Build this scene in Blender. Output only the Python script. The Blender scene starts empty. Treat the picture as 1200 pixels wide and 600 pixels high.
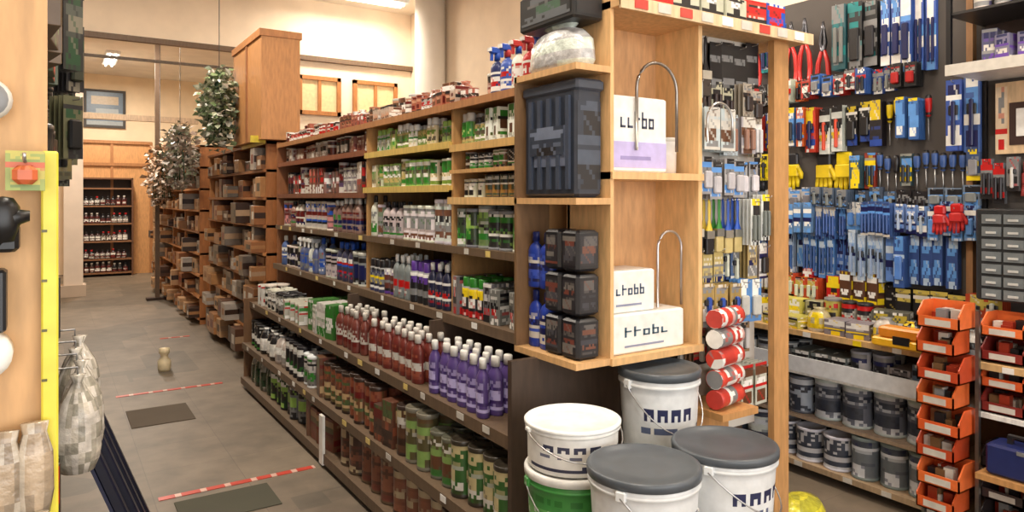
import bpy, math, random
from mathutils import Matrix, Vector
R = random.Random(7)
scene = bpy.context.scene
scene.view_settings.view_transform = 'Standard'

# ---------------------------------------------------------------- materials
def newmat(name):
    m = bpy.data.materials.new(name); m.use_nodes = True
    nt = m.node_tree; return m, nt, nt.nodes['Principled BSDF']

def attr_mat(name, rough, metal=0.0, grain=None, bump=0.0, noise=0.12, nscale=40, alpha=1.0, coat=0.0):
    m, nt, p = newmat(name)
    a = nt.nodes.new('ShaderNodeAttribute'); a.attribute_name = 'Col'
    tc = nt.nodes.new('ShaderNodeTexCoord')
    mp = nt.nodes.new('ShaderNodeMapping')
    if grain: mp.inputs['Scale'].default_value = grain
    nz = nt.nodes.new('ShaderNodeTexNoise'); nz.inputs['Scale'].default_value = nscale
    nz.inputs['Detail'].default_value = 4
    nt.links.new(tc.outputs['Object'], mp.inputs[0]); nt.links.new(mp.outputs[0], nz.inputs['Vector'])
    mr = nt.nodes.new('ShaderNodeMapRange')
    mr.inputs['From Min'].default_value = 0.3; mr.inputs['From Max'].default_value = 0.7
    mr.inputs['To Min'].default_value = 1 - noise * 1.6; mr.inputs['To Max'].default_value = 1 + noise
    nt.links.new(nz.outputs['Fac'], mr.inputs['Value'])
    mx = nt.nodes.new('ShaderNodeVectorMath'); mx.operation = 'SCALE'
    nt.links.new(a.outputs['Color'], mx.inputs[0]); nt.links.new(mr.outputs[0], mx.inputs['Scale'])
    nt.links.new(mx.outputs[0], p.inputs['Base Color'])
    p.inputs['Roughness'].default_value = rough; p.inputs['Metallic'].default_value = metal
    p.inputs['Alpha'].default_value = alpha
    p.inputs['Coat Weight'].default_value = coat
    if bump:
        bp = nt.nodes.new('ShaderNodeBump'); bp.inputs['Strength'].default_value = bump
        bp.inputs['Distance'].default_value = 0.01
        nt.links.new(nz.outputs['Fac'], bp.inputs['Height']); nt.links.new(bp.outputs[0], p.inputs['Normal'])
    return m
M_GOODS = attr_mat('printed_packaging', 0.36, noise=0.07, nscale=25)
M_WOOD = attr_mat('wood_grain', 0.55, grain=(6, 6, 1.2), noise=0.11, nscale=9)
M_METAL = attr_mat('steel', 0.28, metal=0.9, noise=0.05)
M_FILM = attr_mat('plastic_film', 0.25, bump=0.8, noise=0.2, nscale=30, coat=0.4)
M_MATTE = attr_mat('matte_plaster', 0.85, noise=0.05, nscale=3)
MATS = [M_GOODS, M_WOOD, M_METAL, M_FILM, M_MATTE]
G, W, S, F, P = 0, 1, 2, 3, 4

def floor_mat():
    m, nt, p = newmat('worn_tile_floor')
    tc = nt.nodes.new('ShaderNodeTexCoord')
    br = nt.nodes.new('ShaderNodeTexBrick')
    br.offset = 0.0; br.squash = 1.0
    br.inputs['Scale'].default_value = 1.0
    br.inputs['Brick Width'].default_value = 0.46; br.inputs['Row Height'].default_value = 0.46
    br.inputs['Mortar Size'].default_value = 0.002
    br.inputs['Color1'].default_value = (0.195, 0.152, 0.108, 1)
    br.inputs['Color2'].default_value = (0.17, 0.133, 0.096, 1)
    br.inputs['Mortar'].default_value = (0.13, 0.10, 0.075, 1)
    nt.links.new(tc.outputs['Object'], br.inputs['Vector'])
    ck = nt.nodes.new('ShaderNodeTexVoronoi'); ck.distance = 'CHEBYCHEV'; ck.inputs['Scale'].default_value = 1.1
    ck.inputs['Randomness'].default_value = 0.85
    nt.links.new(tc.outputs['Object'], ck.inputs['Vector'])
    sp = nt.nodes.new('ShaderNodeSeparateColor'); nt.links.new(ck.outputs['Color'], sp.inputs[0])
    gt = nt.nodes.new('ShaderNodeMapRange'); gt.inputs['From Min'].default_value = 0.60; gt.inputs['From Max'].default_value = 0.66
    gt.inputs['To Max'].default_value = 0.6
    nt.links.new(sp.outputs[0], gt.inputs['Value'])
    mx = nt.nodes.new('ShaderNodeMixRGB'); mx.inputs['Color2'].default_value = (0.10, 0.085, 0.064, 1)
    nt.links.new(gt.outputs[0], mx.inputs['Fac']); nt.links.new(br.outputs['Color'], mx.inputs['Color1'])
    nz = nt.nodes.new('ShaderNodeTexNoise'); nz.inputs['Scale'].default_value = 5; nz.inputs['Detail'].default_value = 7
    nt.links.new(tc.outputs['Object'], nz.inputs['Vector'])
    mr = nt.nodes.new('ShaderNodeMapRange'); mr.inputs['From Min'].default_value = .3; mr.inputs['From Max'].default_value = .7
    mr.inputs['To Min'].default_value = .72; mr.inputs['To Max'].default_value = 1.2
    nt.links.new(nz.outputs['Fac'], mr.inputs['Value'])
    sc = nt.nodes.new('ShaderNodeVectorMath'); sc.operation = 'SCALE'
    nt.links.new(mx.outputs[0], sc.inputs[0]); nt.links.new(mr.outputs[0], sc.inputs['Scale'])
    nt.links.new(sc.outputs[0], p.inputs['Base Color']); p.inputs['Roughness'].default_value = 0.5
    return m
M_FLOOR = floor_mat()
def emis(name, col, st):
    m, nt, p = newmat(name); p.inputs['Emission Color'].default_value = (*col, 1); p.inputs['Emission Strength'].default_value = st
    p.inputs['Base Color'].default_value = (*col, 1); return m
M_TUBE = emis('lit_tube', (1, .93, .82), 9)

# ---------------------------------------------------------------- mesh builder
I4 = Matrix.Identity(4)
class B:
    def __init__(s):
        s.v = []; s.f = []; s.c = []; s.m = []; s.sm = []; s.M = I4; s.mat = G
    def pts(s, L):
        n = len(s.v)
        for p in L: s.v.append(tuple(s.M @ Vector(p)))
        return n
    def face(s, idx, col, smooth=False):
        s.f.append(idx); s.c.append(col); s.m.append(s.mat); s.sm.append(smooth)
    def box(s, x0, y0, z0, x1, y1, z1, col, bev=0.0, skip=''):
        if bev <= 0:
            n = s.pts([(x0,y0,z0),(x1,y0,z0),(x1,y1,z0),(x0,y1,z0),(x0,y0,z1),(x1,y0,z1),(x1,y1,z1),(x0,y1,z1)])
            for q in ((0,3,2,1),(4,5,6,7),(0,1,5,4),(1,2,6,5),(2,3,7,6),(3,0,4,7)):
                s.face([n+i for i in q], col)
        else:
            e = bev
            rings = []
            for (z, k) in ((z0, e), (z0+e, 0), (z1-e, 0), (z1, e)):
                a, b_, c, d = x0+k, x1-k, y0+k, y1-k
                ee = e
                rings.append(s.pts([(a+ee,c,z),(b_-ee,c,z),(b_,c+ee,z),(b_,d-ee,z),(b_-ee,d,z),(a+ee,d,z),(a,d-ee,z),(a,c+ee,z)]))
            for r in range(3):
                for j in range(8):
                    k = (j+1) % 8
                    s.face([rings[r]+j, rings[r]+k, rings[r+1]+k, rings[r+1]+j], col)
            s.face([rings[0]+j for j in range(7,-1,-1)], col); s.face([rings[3]+j for j in range(8)], col)
    def panel(s, o, u, v, des):
        nv = len(des); nu = len(des[0]); o = Vector(o); u = Vector(u); v = Vector(v)
        L = [o + u*(i/nu) + v*(j/nv) for j in range(nv+1) for i in range(nu+1)]
        n = s.pts(L)
        for j in range(nv):
            for i in range(nu):
                a = n + j*(nu+1) + i
                s.face([a, a+1, a+nu+2, a+nu+1], des[j][i])
    def lathe(s, prof, segs, cf, smooth=True, sx=1, sy=1, ph=0.0):
        rings = []
        for (r, z) in prof:
            if r < 1e-6: rings.append((s.pts([(0,0,z)]), True))
            else: rings.append((s.pts([(sx*r*math.cos(ph+2*math.pi*j/segs), sy*r*math.sin(ph+2*math.pi*j/segs), z) for j in range(segs)]), False))
        for i in range(len(prof)-1):
            (a, ap), (b, bp) = rings[i], rings[i+1]
            for j in range(segs):
                k = (j+1) % segs
                col = cf(i, j) if callable(cf) else (cf[i] if isinstance(cf, list) else cf)
                if ap and bp: continue
                if ap: s.face([a, b+k, b+j], col, smooth)
                elif bp: s.face([a+j, a+k, b], col, smooth)
                else: s.face([a+j, a+k, b+k, b+j], col, smooth)
    def tube(s, path, r, col, segs=6, closed=False):
        path = [Vector(p) for p in path]; rings = []
        rr = r if isinstance(r, list) else [r]*len(path)
        for i, p in enumerate(path):
            t = (path[min(i+1, len(path)-1)] - path[max(i-1, 0)]).normalized()
            up = Vector((0,0,1)) if abs(t.z) < .9 else Vector((1,0,0))
            a = t.cross(up).normalized(); b = t.cross(a)
            rings.append(s.pts([p + (a*math.cos(2*math.pi*j/segs) + b*math.sin(2*math.pi*j/segs))*rr[i] for j in range(segs)]))
        for i in range(len(rings)-1):
            for j in range(segs):
                k = (j+1) % segs
                s.face([rings[i]+j, rings[i]+k, rings[i+1]+k, rings[i+1]+j], col, True)
        s.face([rings[0]+j for j in range(segs)], col); s.face([rings[-1]+j for j in range(segs)], col)
    def build(s, name, mats=None):
        me = bpy.data.meshes.new(name)
        vs = [Vector(p) for p in s.v]
        lo = Vector([min(p[i] for p in vs) for i in range(3)]); hi = Vector([max(p[i] for p in vs) for i in range(3)])
        o = Vector(((lo.x+hi.x)/2, (lo.y+hi.y)/2, lo.z))
        me.from_pydata([tuple(p-o) for p in vs], [], s.f)
        for m in (mats or MATS): me.materials.append(m)
        me.polygons.foreach_set('material_index', s.m); me.polygons.foreach_set('use_smooth', s.sm)
        ca = me.color_attributes.new('Col', 'FLOAT_COLOR', 'CORNER')
        buf = []
        for f, c in zip(s.f, s.c):
            buf.extend((c[0], c[1], c[2], 1.0) * len(f))
        ca.data.foreach_set('color', buf); me.update()
        ob = bpy.data.objects.new(name, me); ob.location = o
        scene.collection.objects.link(ob); return ob

def T(x, y, z, rz=0.0, rx=0.0, ry=0.0):
    return Matrix.Translation((x,y,z)) @ Matrix.Rotation(rz,4,'Z') @ Matrix.Rotation(ry,4,'Y') @ Matrix.Rotation(rx,4,'X')

# colours (linear)
def c(r, g, b): return tuple(((x/255)/12.92 if x/255 <= .04045 else ((x/255+.055)/1.055)**2.4) for x in (r,g,b))
WHITE=c(236,234,228); OFF=c(205,200,190); GREY=c(130,130,130); DK=c(34,32,34); BLACK=c(16,16,18)
RED=c(190,28,28); DRED=c(105,30,26); ORANGE=c(232,92,28); YEL=c(240,210,30); GREEN=c(50,130,45); LGREEN=c(150,190,90)
DGREEN=c(28,62,36); BLUE=c(36,82,180); LBLUE=c(95,150,215); NAVY=c(26,30,80); PURPLE=c(96,60,150); TEAL=c(20,130,130)
BROWN=c(98,62,40); DBROWN=c(55,36,26); TAN=c(196,152,100); CREAM=c(226,208,170); PINK=c(210,140,140); LILAC=c(190,180,225)
WOODL=c(222,178,124); WOODM=c(190,140,86); WOODD=c(120,80,50); WOODO=c(186,124,70); CARD=c(170,122,76)

def mixc(a, b, t): return tuple(a[i]*(1-t)+b[i]*t for i in range(3))
def design(rows, cols, bg, acc, rng):
    """printed label: bands, picture block, headline and fine text rows (bottom -> top)"""
    d = [[bg]*cols for _ in range(rows)]; j = 0
    while j < rows:
        k = rng.random(); a = rng.choice(acc); a2 = rng.choice(acc)
        if k < .16: h = 1
        elif k < .34:
            h = rng.randint(1, max(1, rows//5))
            for q in range(j, min(rows, j+h)): d[q] = [a]*cols
        elif k < .56:
            h = rng.randint(max(1, rows//6), max(2, rows//3)); s0 = rng.randint(0, cols//3); e0 = cols-rng.randint(0, cols//3)
            for q in range(j, min(rows, j+h)):
                for i in range(s0, e0): d[q][i] = a if (q-j+i) % 5 else mixc(a, a2, .6)
        elif k < .8:
            h = 1
            for i in range(1, cols-1):
                if rng.random() < .6: d[j][i] = mixc(a, bg, .45)
        else:
            h = 2
            for q in range(j, min(rows, j+2)):
                for i in range(1, cols-1):
                    if rng.random() < .75: d[q][i] = a
        j += h
    return d

def vary(col, rng, k=.22):
    f = 1+rng.uniform(-k, k*.6); return tuple(min(1, max(0, x*f*(1+rng.uniform(-.08,.08)))) for x in col)

# ---------------------------------------------------------------- product makers : gen(rng)->(w,depth,draw(b))
def g_can(r, h, bgs, accs, lids, body=None):
    def gen(rng):
        bg = vary(rng.choice(bgs), rng); N = 12; d = design(N, 12, bg, accs, rng); lid = vary(rng.choice(lids), rng); bd = body or lid
        k = rng.uniform(.84, 1.08); kh = rng.uniform(.82, 1.06); rr, hh = r*k, h*kh
        pr = [(0,0),(rr*.96,0),(rr,.012*hh),(rr,.05*hh),(rr*.965,.07*hh)] + [(rr*.965,(.07+.84*t/N)*hh) for t in range(1,N+1)] + \
             [(rr,.93*hh),(rr,.985*hh),(rr*.94,hh),(rr*.88,.97*hh),(0,.965*hh)]
        def cf(i, j):
            if i < 4: return bd
            if i < 4+N: return d[i-4][j % 12]
            return lid
        return rr*2+.006, rr*2+.006, (lambda b: b.lathe(pr, 24, cf))
    return gen
def g_bottle(r, h, bgs, accs, caps, neck=.35, sy=.7, var=1.0):
    def gen(rng):
        bg = vary(rng.choice(bgs), rng, .22*var); N = 9; d = design(N, 10, bg, accs, rng); cap = rng.choice(caps); k = rng.uniform(.9,1.06); kh = 1+(rng.uniform(-.16,.06))*var; rr, hh = r*k, h*kh
        pr = [(0,0),(rr*.93,0),(rr,.02*hh),(rr,.10*hh)] + [(rr,(.10+.5*t/N)*hh) for t in range(1,N+1)] + \
             [(rr*.98,.66*hh),(rr*.75,.74*hh),(rr*neck,.80*hh),(rr*neck,.83*hh),(rr*(neck+.12),.83*hh),(rr*(neck+.1),.98*hh),(rr*neck,hh),(0,hh)]
        def cf(i, j):
            if 3 <= i < 3+N: return d[i-3][j % 10]
            if i < 7+N: return bg
            return cap
        return rr*2+.006, rr*2*sy+.006, (lambda b: b.lathe(pr, 20, cf, sy=sy))
    return gen
def g_spray(r, h, bgs, accs, caps):
    base = g_bottle(r, h*.86, bgs, accs, caps, var=0)
    def gen(rng):
        w, dp, dr = base(rng); cap = rng.choice(caps)
        def draw(b):
            dr(b)
            b.box(-r*.35, -r*.9, h*.84, r*.35, r*.7, h*.97, cap, .004)
            b.box(-r*.15, -r*.85, h*.70, r*.15, -r*.6, h*.85, cap)
            b.box(-r*.3, -r*1.1, h*.88, r*.3, -r*.88, h*.95, WHITE)
        return w, dp, draw
    return gen
def g_tube(r, h, bgs, accs, caps):
    def gen(rng):
        bg = vary(rng.choice(bgs), rng); N = 9; d = design(N, 8, bg, accs, rng); cap = rng.choice(caps); k = rng.uniform(.8,1.08); hh = h*k
        pr = [(0,0),(r,0),(r,.02*hh)] + [(r,(.02+.7*t/N)*hh) for t in range(1,N+1)] + [(r*.8,.76*hh),(r*.82,.77*hh),(r*.82,.97*hh),(r*.72,hh),(0,hh)]
        def cf(i, j):
            if 2 <= i < 2+N: return d[i-2][j % 8]
            return bg if i < 2 else (c(170,170,170) if i == 2+N else cap)
        return 2*r+.005, 2*r+.005, (lambda b: b.lathe(pr, 16, cf))
    return gen
def g_box(w, dp, h, bgs, accs, rows=11, cols=9):
    def gen(rng):
        bg = vary(rng.choice(bgs), rng); d = design(rows, cols, bg, accs, rng); d2 = design(rows, 6, bg, accs, rng); k = rng.uniform(.8,1.15); ww, hh = w*k, h*rng.uniform(.72,1.06)
        def draw(b):
            b.box(-ww/2, -dp/2, 0, ww/2, dp/2, hh, bg, .0015)
            b.panel((-ww/2+.002,-dp/2-.0006,.002),(ww-.004,0,0),(0,0,hh-.004), d)
            b.panel((ww/2+.0006,-dp/2+.002,.002),(0,dp-.004,0),(0,0,hh-.004), d2)
        return ww+.004, dp+.004, draw
    return gen
def g_bag(w, dp, h, bgs, accs):
    def gen(rng):
        bg = vary(rng.choice(bgs), rng); d = design(8, 16, bg, accs, rng)
        def cf(i, j): return d[min(i,7)][j % 16]
        pr = [(.0,0),(.46,.0),(.5,.15),(.49,.35),(.47,.6),(.36,.82),(.2,.92),(.26,1.0),(0,1)]
        def draw(b):
            o = b.mat; b.mat = F; b.lathe([(a*w, z*h) for a, z in pr], 16, cf, sy=dp/w); b.mat = o
        return w, dp, draw
    return gen

FX = -math.pi/2
def stock(b, y0, y1, xf, z, gens, rng, depth=2, run=(1,4), jit=.006, face=-1, fillk=.95, rot=.3):
    y = y0
    while y < y1:
        w, dp, draw = rng.choice(gens)(rng)
        if y + w > y1: return
        for k in range(rng.randint(*run)):
            if y + w > y1: return
            if rng.random() < fillk:
                push = rng.uniform(0,.02)
                for r in range(depth):
                    x = xf + (dp/2 + .008 + push + r*dp) if face < 0 else xf - (dp/2+.012+r*dp)
                    b.M = T(x + rng.uniform(-jit,jit)*.5, y+w/2, z, (FX if face < 0 else -FX) + rng.uniform(-rot,rot))
                    draw(b)
            y += w + rng.uniform(0, jit)
        
def stockX(b, x0, x1, yf, z, gens, rng, depth=1, run=(1,3)):
    x = x0
    while x < x1:
        w, dp, draw = rng.choice(gens)(rng)
        for k in range(rng.randint(*run)):
            if x + w > x1: b.M = I4; return
            for r in range(depth):
                b.M = T(x+w/2, yf+dp/2+.01+r*dp, z, rng.uniform(-.1,.1)); draw(b)
            x += w

# ---------------------------------------------------------------- peg goods
def p_blister(w, h, bgs, accs, prods):
    def gen(rng):
        bg = vary(rng.choice(bgs), rng); d = design(14, 8, bg, accs, rng); pc = vary(rng.choice(prods), rng); kind = rng.randint(0,3); hh = h*rng.uniform(.8,1.05); n = rng.randint(2,5)
        def draw(b):
            h = hh
            for k in range(n):
                y = -.012 - k*.02
                b.box(-w/2, y-.002, -h, w/2, y, 0, bg)
            b.panel((-w/2,y-.0026,-h),(w,0,0),(0,0,h), d)
            if kind == 0: b.box(-w*.32, y-.02, -h*.85, w*.32, y-.002, -h*.38, pc, .005)
            elif kind == 1:
                b.box(-w*.12, y-.02, -h*.92, w*.12, y-.002, -h*.3, pc, .004); b.box(-w*.3, y-.016, -h*.5, w*.3, y-.002, -h*.36, DK, .003)
            elif kind == 2:
                for q in (-.22, .22): b.box((q-.12)*w, y-.018, -h*.9, (q+.12)*w, y-.002, -h*.35, pc, .003)
            b.mat = S; b.tube([(0,0,-.012),(0,y-.03,-.012),(0,y-.034,-.004)], .002, c(180,180,180), 5); b.mat = G
        return w+.004, draw
    return gen
def p_brush(w, h, cols, handles):
    def gen(rng):
        hc = rng.choice(handles); bc = rng.choice(cols)
        def draw(b):
            M0 = b.M
            for k in range(2):
                b.M = M0 @ T(0, -.02-.026*k, -h)
                b.box(-w*.42, -.008, 0, w*.42, .008, h*.30, bc, .003)
                b.mat = S; b.box(-w*.44, -.010, h*.28, w*.44, .010, h*.42, c(190,190,185)); b.mat = G
                b.lathe([(w*.38,h*.42),(w*.22,h*.52),(w*.13,h*.62),(w*.17,h*.8),(w*.14,h*.96),(0,h)], 8, hc, sy=.5)
            b.M = M0
            b.mat = S; b.tube([(0,0,-.01),(0,-.06,-.01)], .002, c(180,180,180), 5); b.mat = G
        return w+.004, draw
    return gen
def p_driver(h, cols):
    def gen(rng):
        hc = rng.choice(cols)
        def draw(b):
            M0 = b.M; b.M = M0 @ T(0,-.03,-h)
            b.mat = S; b.lathe([(0,0),(.004,.004),(.004,h*.55),(0,h*.56)], 6, c(170,170,170)); b.mat = G
            b.lathe([(.006,h*.52),(.014,h*.56),(.011,h*.62),(.016,h*.7),(.017,h*.92),(.012,h*.99),(0,h)], 10, [hc,DK,hc,hc,DK,DK])
            b.M = M0
        return .042, draw
    return gen
def p_pliers(h, cols):
    def gen(rng):
        hc = rng.choice(cols)
        def draw(b):
            M0 = b.M; b.M = M0 @ T(0,-.03,-h)
            for sg in (-1,1):
                b.tube([(sg*.03,0,0),(sg*.038,0,h*.2),(sg*.03,0,h*.42),(sg*.008,0,h*.6)], [.012,.015,.014,.010], hc, 8)
                b.mat = S; b.tube([(-sg*.004,0,h*.58),(-sg*.016,0,h*.7),(-sg*.008,0,h*.86),(-sg*.003,0,h)], [.012,.013,.009,.004], c(90,90,95), 8); b.mat = G
            b.M = M0
        return .09, draw
    return gen
def p_glove(h, cols, cuffs):
    def gen(rng):
        hc = rng.choice(cols); cc = rng.choice(cuffs)
        def draw(b):
            w = h*.45; M0 = b.M
            b.box(-w*.42,-.03,-h*.32,w*.42,-.006,0, cc, .008)
            b.box(-w*.5,-.035,-h*.64,w*.5,-.006,-h*.28, hc, .01)
            for i in range(4):
                x = (-.375+.25*i)*w; L = (.30,.36,.35,.27)[i]*h
                b.tube([(x,-.02,-h*.6),(x*1.1,-.022,-h*.62-L*.5),(x*1.15,-.026,-h*.62-L)], [w*.13,w*.12,w*.09], hc, 7)
            b.tube([(w*.42,-.02,-h*.4),(w*.66,-.024,-h*.55),(w*.7,-.028,-h*.68)], [w*.15,w*.13,w*.09], hc, 7)
            b.M = M0
        return h*.5, draw
    return gen
def pegs(b, a0, a1, z, base, gens, rng, axis='Y', run=(1,4), gap=.002):
    a = a0
    while a < a1:
        w, draw = rng.choice(gens)(rng)
        if a + w > a1: 
            a += .02; continue
        for k in range(rng.randint(*run)):
            if a + w > a1: break
            b.M = T(base, a+w/2, z+rng.uniform(-.015,.015), FX+rng.uniform(-.1,.1), 0, 0) if axis == 'Y' else T(a+w/2, base, z+rng.uniform(-.015,.015), rng.uniform(-.1,.1))
            draw(b); a += w + gap

# ================================================================= ROOM
WALL = c(248,230,206)
def room():
    def slab(name, x0,y0,z0,x1,y1,z1, col, mat=P):
        b = B(); b.mat = mat; b.box(x0,y0,z0,x1,y1,z1,col); return b.build(name)
    b = B(); b.mat = 0; b.box(-2.6,-2.6,-.1,4.4,17.0,0,(.2,.2,.2)); b.build('floor', [M_FLOOR])
    slab('ceiling', -2.6,-2.6,4.1,4.4,17.0,4.2, c(240,232,220))
    slab('wall_right', 4.2,-2.6,0,4.4,17,4.1, WALL)
    slab('wall_left', -2.6,-2.6,0,-2.4,17,4.1, WALL)
    slab('wall_far', -2.4,16.8,0,4.2,17,4.1, c(246,224,192))
    b = B(); b.mat = P
    b.box(-2.4,9.0,3.36,4.2,9.2,4.1,WALL); b.box(2.3,9.0,0,4.2,9.2,3.36,WALL); b.box(-2.4,9.0,0,-.6,9.2,3.36,WALL)
    b.build('wall_partition')
    b = B(); b.mat = W; b.box(-2.4,8.93,3.31,4.2,9.0,3.37,c(110,88,68)); b.build('trim_1')
    b = B(); b.mat = W; b.box(-2.4,8.97,3.10,2.3,9.0,3.13,c(90,76,62)); b.build('trim_2')
    for i, (x0, x1) in enumerate(((2.62,3.18),(3.35,3.98))):
        b = B(); b.mat = W; z0, z1 = 2.62, 3.12; k = .05
        b.box(x0,8.95,z0,x1,9,z0+k,WOODO); b.box(x0,8.95,z1-k,x1,9,z1,WOODO); b.box(x0,8.95,z0,x0+k,9,z1,WOODO); b.box(x1-k,8.95,z0,x1,9,z1,WOODO)
        b.box((x0+x1)/2-.02,8.96,z0,(x0+x1)/2+.02,9,z1,WOODO)
        b.mat = G; b.box(x0+k,8.985,z0+k,x1-k,8.995,z1-k,c(240,214,165)); b.build('window_%d' % (i+1))
    b = B(); b.mat = P; b.M = T(4.0,8.0,0); b.lathe([(0,0),(.19,0),(.19,4.1),(0,4.1)], 24, c(238,230,218)); b.build('round_column')
    b = B(); b.mat = P; b.box(.16,13,0,.42,13.3,4.1,c(240,222,204)); b.box(.12,12.97,0,.46,13.33,.18,c(200,180,160)); b.build('square_pillar')
    b = B(); b.mat = W; b.box(-2.4,14.2,2.93,2.3,14.32,3.03,c(225,205,180)); b.build('trim_3')
    b = B(); b.mat = W; b.box(1.32,11.9,2.0,1.38,11.96,4.1,c(95,75,58)); b.box(1.2,11.85,0,1.5,12.0,.04,DBROWN); b.box(1.32,11.9,0,1.38,11.96,2.0,c(95,75,58)); b.build('timber_post')
    b = B(); b.mat = W; b.box(.55,16.74,3.0,1.3,16.8,3.78,c(60,56,54)); b.mat = G
    b.panel((.6,16.735,3.05),(.65,0,0),(0,0,.68), design(8,8,c(90,110,130),[c(150,160,165),c(60,66,70),c(180,160,130)],R)); b.build('framed_picture')
    b = B(); b.mat = P; b.box(-2.4,-2.6,0,4.2,-2.5,.5,WALL); b.box(-2.4,-2.6,3.2,4.2,-2.5,4.1,WALL)
    for x in (-2.4,-.2,2.0,4.1): b.box(x,-2.6,.5,x+.1,-2.5,3.2,WALL)
    b.build('wall_shopfront')
room()

def tape(y, x0, x1):
    b = B(); x = x0; i = 0
    while x < x1:
        w = min(R.uniform(.07,.11) if i % 2 == 0 else .03, x1-x)
        b.box(x, y-.022+R.uniform(-.002,.002), .0005, x+w, y+.022, .003, c(200,70,54) if i % 2 == 0 else c(220,180,165)); x += w; i += 1
    b.build('floor_tape')
tape(4.02,.46,1.27); tape(6.27,.42,1.2); tape(8.6,1.0,1.3)
b = B(); b.mat = P; b.box(.52,3.62,.0,.98,3.93,.005,c(74,72,58),.002); b.build('floor_mat')
b = B(); b.mat = P; b.box(.45,5.35,.0,.85,5.80,.005,c(84,72,58),.002); b.build('floor_mat')

# ================================================================= CENTRAL SHELVING
Y0, Y1 = 2.05, 6.06
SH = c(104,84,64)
def main_unit():
    b = B(); b.mat = W
    b.box(2.07,2.08,0,2.10,Y1,2.02,c(110,84,60))
    b.box(1.34,2.05,0,2.56,2.075,.98,c(70,54,42))
    b.box(1.60,Y1,0,2.56,Y1+.025,2.02,c(150,96,58))
    b.box(1.33,Y1,0,1.60,Y1+.025,.72,c(120,86,56))
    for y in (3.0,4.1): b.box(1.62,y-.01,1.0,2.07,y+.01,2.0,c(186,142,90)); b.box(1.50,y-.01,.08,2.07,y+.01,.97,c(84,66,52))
    b.box(1.605,2.19,1.0,2.07,2.21,2.0,c(176,132,84))
    b.mat = G; b.box(1.296,3.96,.02,1.312,4.02,.30,WHITE); b.mat = W
    def sh(z, xf, y0, y1, col, t=.022, lip=.03):
        b.box(xf,y0,z-t,2.07,y1,z,col); b.box(xf-.008,y0,z-lip,xf,y1,z+.004,col)
    sh(2.0,1.60,2.2,Y1,c(168,116,72)); 
    sh(1.80,1.61,2.21,3.0,c(205,165,100)); sh(1.68,1.61,2.21,3.0,c(195,150,95),.012,.014)
    sh(1.55,1.60,2.2,3.0,c(215,175,115))
    sh(1.82,1.61,3.0,4.1,c(205,175,95)); sh(1.61,1.60,3.0,4.1,c(205,175,95))
    sh(1.84,1.61,4.1,Y1,c(130,76,50)); sh(1.58,1.61,4.1,Y1,c(120,72,50))
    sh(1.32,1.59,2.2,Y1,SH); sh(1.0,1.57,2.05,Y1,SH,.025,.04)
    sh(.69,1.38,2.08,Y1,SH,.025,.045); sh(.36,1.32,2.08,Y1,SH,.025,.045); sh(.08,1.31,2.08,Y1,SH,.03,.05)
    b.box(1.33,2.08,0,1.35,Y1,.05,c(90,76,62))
    b.mat = G
    for z, xf in ((1.32,1.582),(1.0,1.562),(.69,1.372),(.36,1.312)):
        y = 2.25
        while y < 6:
            w = R.uniform(.03,.06); b.box(xf-.003,y,z-.026,xf-.0005,y+w,z, R.choice([WHITE,OFF,c(225,200,120),OFF])); y += w+R.uniform(.1,.5)
    b.mat = W
    for z in (.08,.42,.8,1.2,1.6,2.0):
        b.box(2.10,2.1,z-.022,2.54,Y1,z,c(180,140,92))
    b.build('aisle_shelving_unit')
main_unit()

r = random.Random(11)
def grp(name, fn):
    b = B(); fn(b); b.M = I4; return b.build(name)
warm = [c(150,80,60),c(190,170,150),c(96,70,52),c(200,196,186),c(160,90,70),c(120,96,80)]
wac = [DRED,WHITE,BROWN,c(200,150,120),DK]
grp('small_tins', lambda b: (stock(b,2.85,6.0,1.61,2.0,[g_can(.038,.10,warm,wac,[OFF,c(170,110,84)]),g_can(.03,.08,warm,[RED,WHITE,DBROWN],[WHITE,c(150,90,70)]),g_box(.07,.08,.1,warm,wac)],r,1,(1,3)),
                            stock(b,2.85,6.0,1.75,2.0,[g_box(.1,.1,.16,warm,wac),g_can(.05,.16,warm,wac,[OFF,DRED]),g_bag(.12,.1,.16,warm,wac)],r,1,(1,2),fillk=.85)))
grp('top_shelf_cartons', lambda b: stock(b,2.25,2.83,1.70,2.0,[g_box(.1,.12,.13,[c(60,90,180),RED,WHITE,c(120,60,50),OFF],[WHITE,RED,NAVY]),g_can(.05,.12,[WHITE,RED,BROWN],[WHITE,RED,DK],[RED,WHITE])],r,2,(1,2)))
gw = [c(170,196,110),c(214,216,196),c(150,180,96),c(232,230,214),c(120,140,80),c(200,190,150)]
ga = [GREEN,WHITE,c(120,150,60),c(90,80,60),c(190,170,110)]
grp('seed_packets', lambda b: (stock(b,3.02,4.08,1.62,1.82,[g_box(.045,.07,.14,gw,ga),g_box(.06,.05,.12,gw,ga),g_tube(.022,.14,gw,ga,[WHITE,LGREEN])],r,2),
                               stock(b,3.02,4.08,1.61,1.61,[g_can(.032,.15,gw,ga,[WHITE,LGREEN]),g_box(.05,.06,.16,gw,ga)],r,2)))
grp('fixings_tubs', lambda b: (stock(b,2.23,2.98,1.61,1.80,[g_box(.05,.07,.15,[WHITE,c(190,180,150),LGREEN,c(90,110,60),c(120,100,80)],[GREEN,BROWN,DK,WHITE]),g_tube(.025,.14,gw,ga,[OFF,DK])],r,2),
                               stock(b,2.23,2.98,1.61,1.68,[g_can(.028,.09,[c(140,110,80),OFF,c(90,70,50)],[WHITE,DK,GREEN],[OFF,DK])],r,2),
                               stock(b,2.23,2.98,1.61,1.55,[g_can(.03,.10,[c(120,100,80),OFF,c(70,80,60)],[WHITE,DK,c(160,120,60)],[OFF,DK,WHITE])],r,2)))
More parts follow.
